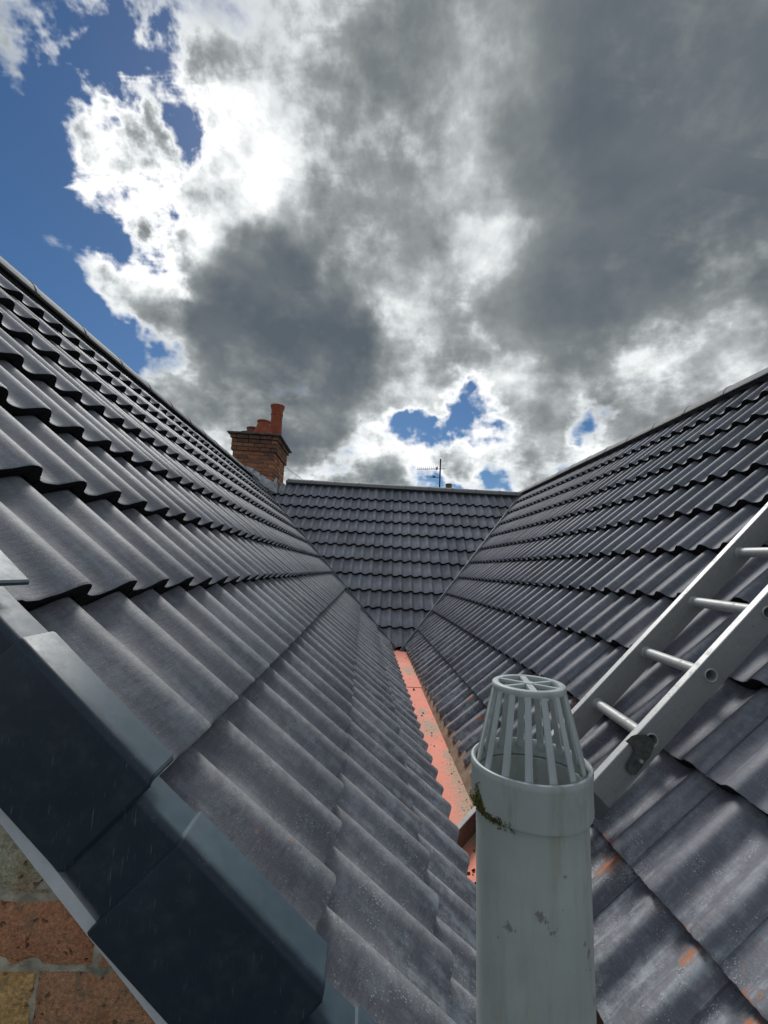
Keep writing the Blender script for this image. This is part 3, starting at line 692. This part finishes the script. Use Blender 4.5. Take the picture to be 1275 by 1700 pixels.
# moss under the collar
bm = bmesh.new(); r = random.Random(11)
for _ in range(520):
    a = r.gauss(math.pi+.42, .22); zz = .066+r.gauss(0, .0022)+max(0, .026*(1-abs(a-math.pi-.22)/.22))*r.random()**2; rr = (.0598 if zz > .066 else .0555)
    p = Vector((rr*math.cos(a), rr*math.sin(a), zz)); nrm = Vector((math.cos(a), math.sin(a), r.uniform(-.3, .8))).normalized(); tdir = nrm.orthogonal(); tdir.rotate(Matrix.Rotation(r.random()*6.28, 3, nrm)); l = r.uniform(.001, .003)
    v = [bm.verts.new(p+tdir*.0016), bm.verts.new(p-tdir*.0016), bm.verts.new(p+nrm*l+tdir*r.uniform(-.001, .001))]; bm.faces.new(v)
me = bpy.data.meshes.new('moss'); bm.to_mesh(me); bm.free()
tag(link('moss', me, None, [mat_simple('moss_green', (.17, .16, .055), .95, .1, var=.5, scale=200)], mw=PMW), 'olive green moss growing along the lower edge of the cowl collar', None, None, 'stuff')

# ------------------------------------------------------------------ ladder
def mat_alu(name, base, rough, metal=.85):
    m, t, b = new_mat(name); tc = t.n('ShaderNodeTexCoord').outputs['Object']
    br = t.noise(mapped(t, tc, (500, 9, 500)), 1, 4, .6).outputs[0]; n = t.noise(tc, 22, 6, .7).outputs[0]; n2 = t.noise(tc, 130, 5, .7).outputs[0]
    c = t.mix(t.lin(br, .3, .7), tuple(x*.85 for x in base), tuple(min(1, x*1.12) for x in base))
    c = t.mix(t.smooth(n, .5, .72, 0, .45), c, (.25, .25, .235))
    c = t.mix(t.smooth(n2, .56, .70, 0, .6), c, (.12, .11, .10))
    c = t.mix(t.smooth(t.noise(mapped(t, tc, (60, 420, 60)), 1, 3, .6).outputs[0], .64, .74, 0, .45), c, (.09, .085, .08))
    t.link(c, b.inputs['Base Color']); b.inputs['Metallic'].default_value = metal
    t.link(t.math('ADD', t.lin(br, .3, .7, rough-.08, rough+.06), t.smooth(n, .5, .75, 0, .15)), b.inputs['Roughness'])
    bump(t, b, br, .15, .0006); return m
M_ALU = mat_alu('aluminium_rail', (.38, .385, .375), .5, .45); M_ALU_LIT = mat_alu('aluminium_rail_lit', (.60, .605, .59), .5, .25); M_RUNG = mat_alu('aluminium_rung', (.52, .53, .51), .52, .25)  # second metal is paler: light falling on the rail tops, painted in
M_LATCH = mat_simple('dark_steel', (.115, .12, .105), .42, .5, .4, var=.4, scale=60, bscale=200)
lad_dir = (SR.U+SR.A*.045).normalized(); lad_x = lad_dir.cross(SR.N).normalized()
LO = SR.pt(-1.395, .6, .004)-lad_dir*.6
LMW = frame(LO, lad_x, lad_dir, SR.N)
ladder = empty('ladder', SR.pt(-1.55, .4, 0)); tag(ladder, 'aluminium ladder lying up the right roof slope', 'ladder')
RS = [.635+.28*i for i in range(0, 10)]
L0, L1, RH = .375, 3.3, .088
def rail(x0, x1):
    bm = box_bm(x0, x1, L0, L1, 0, RH, .0035, 2)
    me = bm_mesh('rail', bm); o = bpy.data.objects.new('cut', me); col.objects.link(o)
    bm = bmesh.new()
    for s in RS: tube((x0-.03, s, .045), (x1+.03, s, .045), .0190, 28, bm)
    bmesh.ops.recalc_face_normals(bm, faces=bm.faces[:])
    cm = bpy.data.meshes.new('c'); bm.to_mesh(cm); bm.free(); co = bpy.data.objects.new('c', cm); col.objects.link(co)
    md = o.modifiers.new('b', 'BOOLEAN'); md.object = co; md.operation = 'DIFFERENCE'; md.solver = 'EXACT'
    dg = bpy.context.evaluated_depsgraph_get(); me2 = bpy.data.meshes.new_from_object(o.evaluated_get(dg)); me2.name = 'rail'
    bpy.data.objects.remove(o); bpy.data.objects.remove(co); me2.materials.clear()
    for p in me2.polygons:
        p.use_smooth = False; p.material_index = 1 if p.normal.z > .6 else 0  # up-facing faces take the paler, painted-lit copy
    return link('rail', me2, ladder, [M_ALU, M_ALU_LIT], mw=LMW)
W = .358
near = rail(-.028, 0); farr = rail(-W, -W+.028)
bm = bmesh.new()
def ringstack(pr, n=28):
    rings = [[bm.verts.new((x, r*math.cos(2*math.pi*i/n), r*math.sin(2*math.pi*i/n))) for i in range(n)] for x, r in pr]
    for a, b in zip(rings, rings[1:]):
        for i in range(n): bm.faces.new((a[i], a[(i+1) % n], b[(i+1) % n], b[i]))
ringstack([(.0005, .0165), (.0035, .0175), (.0042, .0196), (.0028, .0215), (-.0004, .0218), (-.0004, .0189), (-.0284, .0189), (-.0286, .0230), (-.0318, .0222), (-.0325, .0190), (-W+.0325, .0190), (-W+.0318, .0222), (-W+.0286, .0230), (-W+.0284, .0189), (-W-.0005, .0189), (-W-.003, .0206), (-W-.0042, .0196), (-W-.0005, .0165), (.0005, .0165)])
rung_me = bm_mesh('rung', bm, True, 45); rung_me.materials.append(M_RUNG)
for s in RS: link('rung', rung_me, ladder, mw=LMW @ Matrix.Translation((0, s, .045)))
# latch hook on the near rail
lp = [(.573, .106), (.598, .104), (.618, .092), (.633, .076), (.638, .055), (.628, .037), (.612, .028), (.593, .022), (.572, .022), (.549, .018), (.522, .017), (.512, .028), (.514, .046), (.524, .055), (.546, .058), (.570, .064), (.578, .078)]
bm = bmesh.new(); f0 = bm.faces.new([bm.verts.new((.007, s, n)) for s, n in lp]); rr_ = bmesh.ops.extrude_face_region(bm, geom=[f0])
for v in rr_['geom']:
    if isinstance(v, bmesh.types.BMVert): v.co.x = .012
bmesh.ops.bevel(bm, geom=[e for e in bm.edges if abs(e.verts[0].co.x-e.verts[1].co.x) < 1e-6], offset=.0012, segments=2, affect='EDGES')
hook = link('latch_hook', bm_mesh('latch_hook', bm, True, 40), ladder, [M_LATCH], mw=LMW)
bm = tube((0, .565, .034), (.016, .565, .034), .0055, 16); link('pivot_bolt', bm_mesh('pivot_bolt', bm, True, 40), hook, [M_RUNG], mw=LMW)
for x0 in (-.0315, -W-.0035):
    bm = box_bm(x0, x0+.035, L0-.03, L0+.02, -.002, RH+.003, .004, 2); link('end_cap', bm_mesh('end_cap', bm), ladder, [mat_simple('rubber_grey', (.12, .125, .13), .7, .3)], mw=LMW)

# ------------------------------------------------------------------ chimney
chim = empty('chimney', (-1.91, 8.4, 1.8)); tag(chim, 'red brick chimney stack with clay pots behind the left ridge', 'chimney')
cx0, cx1, cy0, cy1 = -2.29, -1.52, 7.92, 8.95
M_CMORT = mat_simple('chimney_mortar', (.30, .24, .17), .95, .1, var=.3)
bm = box_bm(cx0+.012, cx1-.012, cy0+.012, cy1-.012, 1.2, 3.18); link('stack_core', bm_mesh('stack_core', bm), chim, [M_CMORT])
CB = {}
def cbrick(w):
    kx = round(w, 3)
    if kx not in CB:
        l = []
        for i in range(3):
            bm = box_bm(0, w, 0, .10, 0, .065, .004, 1); rr = random.Random(i*7+int(w*1000))
            for v in bm.verts: v.co += Vector((rr.uniform(-.002, .002), rr.uniform(-.002, .002), rr.uniform(-.0015, .0015)))
            me = bm_mesh('brick', bm); me.materials.append(M_BRICK); l.append(me)
        CB[kx] = l
    return rnd.choice(CB[kx])
CC = [(.31, .125, .065), (.34, .155, .08), (.24, .09, .055), (.36, .185, .10), (.13, .07, .055), (.29, .115, .065), (.19, .09, .06)]
def brick_course(z, e, shift, dark=False):
    # faces: front (-Y), right (+X), back, left; each course of .215 bricks laid against the core
    x0, x1, y0, y1 = cx0-e, cx1+e, cy0-e, cy1+e
    for (ox, oy, ang, ln) in ((x0, y0, 0, x1-x0), (x1, y0, math.pi/2, y1-y0), (x1, y1, math.pi, x1-x0), (x0, y1, -math.pi/2, y1-y0)):
        nb = max(2, round(ln/.2)); nb = nb+(1 if shift else 0)
        xs = [0]
        if shift: xs.append(.5*ln/(nb-1)); xs += [xs[1]+ln/(nb-1)*(i+1) for i in range(nb-2)]+[ln]
        else: xs = [ln*i/nb for i in range(nb+1)]
        for a, b in zip(xs, xs[1:]):
            if b-a < .03: continue
            mw = Matrix.Translation((ox, oy, z)) @ Matrix.Rotation(ang, 4, 'Z') @ Matrix.Translation((a+.005+(.1*0), rnd.uniform(-.002, .002), 0))
            o = link('brick', cbrick(b-a-.010), chim, mw=mw); c = rnd.choice(CC); 
            if dark: c = tuple(.55*x+.02 for x in c)
            soot = .62 if e > .01 else 1.0
            o.color = (*[v*1.35*soot+(.02 if e > .01 else 0) for v in c], 1)
z = 2.32; i = 0
while z < 2.93: brick_course(z, 0, i % 2); z += .075; i += 1
for j in range(3): brick_course(z, .03, (i+j) % 2, j > 2); z += .075
brick_course(z, .055, 1, True); z += .072
M_STONE = mat_simple('weathered_flaunching', (.115, .11, .095), .95, .1, var=.5, scale=9, bscale=40, bstr=1, bdist=.01)
bm = box_bm(cx0-.105, cx1+.105, cy0-.105, cy1+.105, z, z+.032, .006, 1)
link('cap_slab', bm_mesh('cap_slab', bm), chim, [M_STONE]); zt = z+.032
bm = bmesh.new(); nx, ny = 14, 16
gd = {}
for a in range(nx+1):
    for b in range(ny+1):
        x = cx0-.02+(cx1-cx0+.04)*a/nx; y = cy0-.02+(cy1-cy0+.04)*b/ny; e = min(a, nx-a, b, ny-b)
        gd[a, b] = bm.verts.new((x, y, zt-.004+min(1, e/3)*(.05+.03*mnoise.noise(Vector((x*6, y*6, 0))))))
for a in range(nx):
    for b in range(ny): bm.faces.new((gd[a, b], gd[a+1, b], gd[a+1, b+1], gd[a, b+1]))
link('flaunching', bm_mesh('flaunching', bm, True), chim, [M_STONE])
M_POT = mat_simple('terracotta', (.33, .085, .045), .75, .3, var=.25, scale=8, bscale=60)
def pot(x, y, z0, prof_):
    bm = lathe(prof_, 32); return link('chimney_pot', bm_mesh('chimney_pot', bm, True, 35), chim, [M_POT], mw=Matrix.Translation((x, y, z0)))
pot(-1.70, 8.62, zt, [(.135, 0), (.13, .1), (.112, .55), (.112, .62), (.122, .625), (.122, .655), (.112, .66), (.118, .72), (.140, .79), (.143, .83), (.128, .84), (.10, .83), (.09, .6), (.09, 0)])
pot(-1.82, 8.12, zt, [(.20, 0), (.19, .06), (.145, .16), (.118, .25), (.112, .28), (.126, .295), (.128, .318), (.11, .325), (.09, .29), (.09, 0)])
pot(-2.06, 8.30, zt, [(.12, 0), (.118, .15), (.112, .185), (.128, .20), (.128, .225), (.10, .23), (.09, .2), (.09, 0)])
bm = bmesh.new(); bmesh.ops.create_icosphere(bm, subdivisions=3, radius=1)
for v in bm.verts:
    v.co *= 1+.25*mnoise.noise(v.co*1.7); v.co = Vector((v.co.x*.22, v.co.y*.30, max(v.co.z, -.3)*.14))
link('mortar_fillet', bm_mesh('mortar_fillet', bm, True), chim, [M_STONE], mw=Matrix.Translation((-2.08, 8.32, zt+.03)))
# stepped lead flashing where the slopes meet the stack
M_LEAD = mat_simple('lead', (.50, .51, .52), .55, .5, .15, var=.45, scale=16)
for i in range(5):
    x0 = -2.02+.115*i; zt_ = 2.71-.066*i
    bm = bmesh.new(); q = [(x0, zt_-.16), (x0+.15, zt_-.22), (x0+.15, zt_-.055), (x0+.10, zt_-.03), (x0, zt_)]
    f = bm.faces.new([bm.verts.new((x, cy0-.004-.0012*i, z)) for x, z in q]); ex = bmesh.ops.extrude_face_region(bm, geom=[f])
    for v in ex['geom']:
        if isinstance(v, bmesh.types.BMVert): v.co.y -= .003
    link('flashing', bm_mesh('flashing', bm), chim, [M_LEAD])
for i in range(3):
    y0 = cy0+.02+.11*i; bm = box_bm(cx1+.002+.001*i, cx1+.006+.001*i, y0, y0+.13, 2.30+.06*i, 2.46+.06*i); link('flashing', bm_mesh('flashing', bm), chim, [M_LEAD])

# ------------------------------------------------------------------ aerial, far pot, cable
M_AER = mat_simple('aerial_metal', (.06, .05, .045), .6, .4, .5)
aer = empty('tv_aerial', (1.755, 9.0, 2.0)); tag(aer, 'thin dark television aerial on a mast above the far ridge', 'aerial')
bm = tube((1.755, 9, 1.9), (1.755, 9, 3.37), .016, 12); link('mast', bm_mesh('mast', bm, True, 40), aer, [M_AER])
bm = tube((1.25, 8.95, 3.10), (1.87, 9.03, 3.17), .0062, 8); bo = link('boom', bm_mesh('boom', bm, True, 40), aer, [M_AER])
for i in range(11):
    k_ = i/10; x = 1.27+.42*k_; z_ = 3.102+.05*k_; y = 8.953+.06*k_
    bm = tube((x-.02, y-.13-.05*k_, z_+.013), (x+.02, y+.13+.05*k_, z_+.013), .003, 6); link('element', bm_mesh('element', bm), bo, [M_AER])
bm = box_bm(1.67, 1.70, 8.99, 9.03, 3.13, 3.19); link('dipole_box', bm_mesh('dipole_box', bm), bo, [M_AER])
bm = tube((1.46, 8.97, 2.955), (1.755, 9.0, 2.96), .0062, 8); b2_ = link('boom', bm_mesh('boom', bm, True, 40), aer, [M_AER])
for i in range(5):
    x = 1.48+.05*i; bm = tube((x, 8.87, 2.968), (x, 9.09, 2.968), .003, 6); link('element', bm_mesh('element', bm), b2_, [M_AER])
bm = box_bm(1.60, 1.65, 8.97, 9.0, 2.95, 2.985); link('dipole_box', bm_mesh('dipole_box', bm), b2_, [M_AER])
M_POT2 = mat_simple('brown_clay', (.20, .10, .05), .8, .2, var=.3)
bm = lathe([(.075, -1.2), (.068, .0), (.062, .12), (.068, .125), (.068, .15), (.05, .15), (.05, 0)], 24)
tag(link('clay_pot', bm_mesh('clay_pot', bm, True, 40), None, [M_POT2], mw=Matrix.Translation((1.95, 9.0, 2.685))), 'stubby brown clay pot peeking over the far ridge beside the aerial', 'chimney pot')
cu = bpy.data.curves.new('cable', 'CURVE'); cu.dimensions = '3D'; cu.bevel_depth = .004; sp_ = cu.splines.new('POLY'); P0, P1 = Vector((-1.46, 8.9, 2.93)), Vector((-.2, 12.5, 2.9)); sp_.points.add(16)
for i, p_ in enumerate(sp_.points):
    k_ = i/16; q_ = P0.lerp(P1, k_); p_.co = (q_.x, q_.y, q_.z-.5*k_*(1-k_), 1)
co_ = bpy.data.objects.new('cable', cu); col.objects.link(co_); cu.materials.append(M_AER)
dg = bpy.context.evaluated_depsgraph_get(); cme = bpy.data.meshes.new_from_object(co_.evaluated_get(dg)); bpy.data.objects.remove(co_)
tag(link('cable', cme, None, [M_AER]), 'thin overhead cable running from the chimney', 'cable')

# ------------------------------------------------------------------ ground far below
bm = bmesh.new(); bmesh.ops.create_grid(bm, x_segments=8, y_segments=8, size=3000)
g_ = link('ground', bm_mesh('ground', bm), None, [mat_simple('ground', (.10, .105, .08), .95, .1, scale=.4, var=.4)], mw=Matrix.Translation((0, 0, -5.5))); tag(g_, kind='structure')
